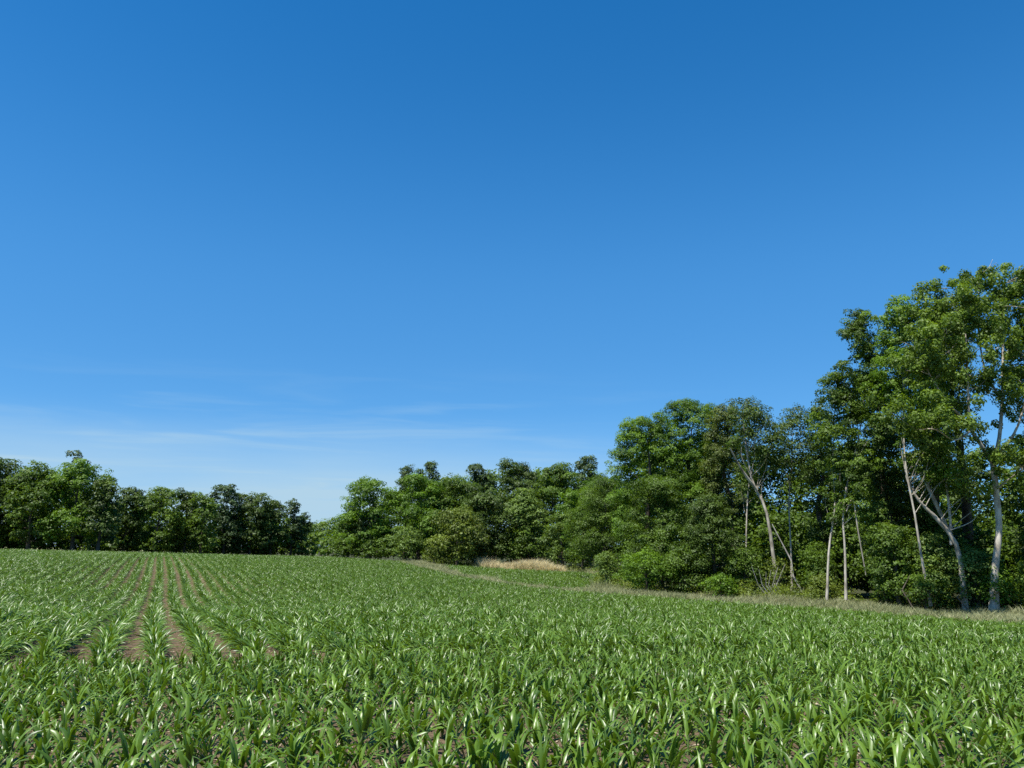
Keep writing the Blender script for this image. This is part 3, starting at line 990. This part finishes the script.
# --- the inner woods behind the edge trees: one mass --------------------------------------------
def woods():
    V, F, T = [], [], []
    tb = Tubes()
    n0 = 0
    spots = []
    for px, top, hw, Y in ((660, 440, 40, 84), (720, 430, 34, 80), (765, 440, 34, 76), (810, 448, 30, 74), (850, 440, 32, 70), (892, 452, 30, 68), (930, 452, 24, 66), (970, 446, 22, 64),
                           (1022, 436, 26, 62), (1000, 470, 12, 60), (950, 468, 12, 60), (1060, 440, 40, 60), (1110, 380, 40, 56), (1160, 360, 45, 52),
                           (740, 500, 26, 66), (785, 505, 26, 65), (830, 510, 26, 60), (868, 515, 26, 58), (905, 515, 26, 57), (945, 520, 26, 55), (985, 522, 26, 54), (1022, 520, 26, 52),
                           (630, 480, 30, 95), (592, 470, 26, 130), (540, 468, 30, 135), (490, 469, 30, 135), (445, 476, 30, 135), (395, 490, 26, 132), (360, 515, 22, 132),
                           (20, 480, 40, 122), (70, 480, 40, 124), (120, 495, 30, 132), (165, 500, 30, 142), (210, 505, 28, 146), (250, 506, 28, 154), (285, 512, 24, 158),
                           *[(q, 522 + (q * 7) % 9, 38, 119 + max(q - 60, 0) * .16) for q in range(-120, 320, 26)],
                           *[(q, 530 + (q * 7) % 9, 24, 124) for q in range(350, 590, 24)],
                           *[(q, 545 + (q * 7) % 9, 20, 68 - (q - 640) * .036) for q in range(640, 1100, 22)],
                           *[(q, 500 + (q * 7) % 19, 24, 86 - (q - 640) * .05) for q in range(640, 1100, 30)],
                           (-60, 455, 50, 110), (-140, 450, 50, 106)):
        g = xy(px, Y)
        z0 = gz(*g)
        ztop = at(px, top, Y)[2] - z0
        lf = 0.0042 * Y
        v, f, ti, C, cr = make_crown(None, 0.1, ztop, 1.3 * hw / FPX * Y, 'skirt', 60, max(lf, 0.28), 2.8)
        off = np.array((g[0], g[1], z0))
        V.append(v + off); F.append(f + n0); T.append(ti); n0 += len(v)
    me = mesh_from('woods', np.concatenate(V), np.concatenate(F), tint=np.concatenate(T))
    tag(link('woods', me, LEAF['mid']), 'dark inner woods filling the shade behind the edge trees', 'woods', kind='stuff')


woods()


# ------------------------------------------------------------------ grass, tan grass, undergrowth
def blades(name, poly, n, h, w, mat, label, cat, hmul=None):
    poly = np.asarray(poly)
    lo, hi = poly.min(0), poly.max(0)
    x, y = [], []
    got = 0
    while got < n:
        a = rng.uniform(lo[0], hi[0], n); b_ = rng.uniform(lo[1], hi[1], n)
        m = inside(poly, a, b_)
        x.append(a[m]); y.append(b_[m]); got += m.sum()
    x = np.concatenate(x)[:n]; y = np.concatenate(y)[:n]
    z = ground(x, y)
    cl = 0.4 + 1.2 * (0.5 + 0.5 * np.sin(x * 0.9 + 2 * np.sin(y * 0.7)) * np.sin(y * 1.1 + 0.4))
    hh = h * rng.uniform(0.45, 1.25, n) * cl
    az = rng.uniform(0, 2 * math.pi, n)
    bend = rng.uniform(0.2, 1.0, n) * hh
    P = np.stack([x, y, z - 0.02], -1)
    d = np.stack([np.cos(az), np.sin(az), np.zeros(n)], -1)
    faz = rng.uniform(0, math.pi, n)
    s = np.stack([np.cos(faz), np.sin(faz), np.zeros(n)], -1) * (w * rng.uniform(.6, 1.4, n))[:, None]
    up = np.array((0, 0, 1.0))
    v = np.empty((n, 5, 3))
    v[:, 0] = P - s; v[:, 1] = P + s
    m_ = P + d * bend[:, None] * .3 + up * hh[:, None] * .6
    v[:, 2] = m_ + s * .8; v[:, 3] = m_ - s * .8
    v[:, 4] = P + d * bend[:, None] + up * hh[:, None]
    i = np.arange(n)[:, None] * 5
    f4 = i + np.array((0, 1, 2, 3)); f3 = i + np.array((3, 2, 4))
    ti = np.clip(rng.normal(.5, .25, n) + 0.2 * np.sin(x * .5) * np.sin(y * .6), 0, 1)
    o = link(name, mesh_from(name, v.reshape(-1, 3), f4, f3, tint=np.concatenate([ti, ti])), mat)
    return tag(o, label, cat, kind='stuff')


def strip(a, b_):
    return [xy(*p) for p in a] + [xy(*p) for p in b_][::-1]


blades('grass_strip', strip(FIELD_EDGE[:8], [(1180, 42), (1024, 45.5), (900, 49), (760, 55), (700, 58), (640, 62), (604, 67.5), (590, 65)]), 60000, 0.40, 0.018, GRASS,
       'pale green rough grass strip between the corn and the right wood', 'grass')
blades('grass_path', strip(FIELD_EDGE[6:], [(578, 64.5), (545, 65.5), (498, 72), (462, 79.5), (443, 97), (428, 106), (410, 110)]), 30000, 0.42, 0.024, GRASS,
       'grass path running between the main corn field and the small far patch', 'grass')
blades('tan_grass', [xy(*p) for p in ((482, 98.5), (500, 97.4), (520, 98.2), (545, 96.6), (560, 97), (563, 99), (540, 103), (505, 104.5), (480, 103))], 12000, 0.95, 0.03, GRASS_TAN,
       'ripe tan grass strip behind the small corn patch', 'grass')
blades('meadow_margin', [xy(*p) for p in ((580, 97), (601, 81), (597, 70), (584, 64.5), (628, 63), (620, 84), (592, 101))], 9000, 0.7, 0.02, GRASS,
       'weedy pale grass margin at the right end of the small corn patch', 'grass')


blades('weedy_grass', [xy(*p) for p in ((470, 99), (485, 97.2), (520, 97.2), (575, 95), (592, 99), (560, 105), (480, 106))], 2200, 0.6, 0.02, GRASS,
       'loose green and straw weeds mixed around the tan grass strip', 'grass')


def undergrowth():
    edge = np.array([xy(*p) for p in WOOD_EDGE[:13]])
    seg = np.linalg.norm(np.diff(edge, axis=0), axis=1)
    cum = np.concatenate([[0], np.cumsum(seg)])
    n = 900
    t = rng.uniform(0, cum[-1], n)
    x = np.interp(t, cum, edge[:, 0]); y = np.interp(t, cum, edge[:, 1])
    x = x + rng.normal(0.3, .5, n); y = y + rng.uniform(-0.3, 4.0, n)
    z = ground(x, y)
    cr = rng.uniform(.2, .8, n) * rng.uniform(.6, 1.3, n)
    cnt = (200 * cr).astype(int)
    ci = np.repeat(np.arange(n), cnt)
    m = len(ci)
    d = unit_dirs(m)
    d[:, 2] = np.abs(d[:, 2])
    C = np.stack([x, y, z + cr * .2], -1)
    P = C[ci] + d * (cr[ci] * rng.random(m) ** .4)[:, None] * np.array((1, 1, 1.35))
    v, f = leaf_cards(P, d * .5 + np.array((0, 0, .5)) + rng.normal(0, .4, (m, 3)), 0.15 * rng.uniform(.6, 1.4, m), .5)
    ct = rng.normal(.5, .22, n)
    o = link('undergrowth', mesh_from('undergrowth', v, f, tint=np.clip(ct[ci] + rng.normal(0, .15, m), 0, 1)), LEAF['olive'])
    tag(o, 'low leafy weeds and brambles along the foot of the wood edge', 'undergrowth', kind='stuff')


undergrowth()


# ------------------------------------------------------------------ fallen wood
def fallen(name, label, runs, mat, cat='branch'):
    tb = Tubes()
    base = np.asarray(runs[0][0][0], float).copy()
    for pts, rad in runs:
        tb.add(np.asarray([np.asarray(p) - base for p in pts]), rad, 7, 0.08)
    o = link(name, tb.mesh(name), mat, loc=base)
    return tag(o, label, cat)


def gp(px, Y, dz=0.0):
    g = xy(px, Y)
    return np.array((g[0], g[1], gz(*g) + dz))


fallen('fallen_log', 'dark fallen log lying in the grass at the corn edge', [([gp(757, 52.5, .14), gp(770, 52.3, .2), gp(787, 52.2, .16)], [.13, .15, .10]),
                                                                            ([gp(768, 52.3, .2), gp(772, 52.1, .5)], [.05, .02])], BARK, 'log')
fallen('fallen_branch', 'pale dead branch propped against the light leaved bush', [([gp(896, 46.4, .02), at(902, 590, 46.8), at(910, 575, 47.2)], [.045, .04, .02])], BARK)
fallen('fallen_branch', 'short dead branch leaning in the grass left of the great sycamore', [([gp(950, 45.2, .02), at(957, 597, 45.5), at(966, 588, 45.8)], [.04, .035, .015])], BARK)
fallen('dead_branch', 'broken pale branch hanging between the leaning trunk and the thin pale trunk', [([at(772, 524, 57.4), at(783, 545, 57.3), at(791, 560, 57.2), at(793, 576, 57.1), gp(793, 57, 0)], [.03, .045, .06, .07, .06])], SILVER_BARK)
tw = [([gp(765 + dx, 55.2, 0), at(766 + dx * 1.3, 585, 55.1), at(766 + dx * 2.4, 572 - abs(dx), 55)], [.035, .022, .01]) for dx in (-6, -3, 0, 2, 5, 8)]
fallen('brush_pile', 'bare pale twigs of a dead shrub at the leaning trunk foot', tw, SILVER_BARK, 'twigs')


# crop residue lying on the soil near the camera
def residue():
    n = 5200
    y = rng.uniform(3.0, 16, n)
    x = rng.uniform(-.8, .8, n) * y
    z = ground(x, y) + rng.uniform(.012, .03, n)
    P = np.stack([x, y, z], -1)
    v, f = leaf_cards(P, np.stack([rng.normal(0, .3, n), rng.normal(0, .3, n), np.ones(n)], -1), rng.uniform(.03, .16, n), .22, .05)
    m = leaf_material('dry_straw', (0.22, 0.165, 0.105), (0.50, 0.41, 0.29), transl=.05, rough=.8)
    tag(link('crop_residue', mesh_from('crop_residue', v, f, tint=rng.random(n)), m), 'bits of dry straw scattered on the bare soil between the near corn', 'straw', kind='stuff')


residue()
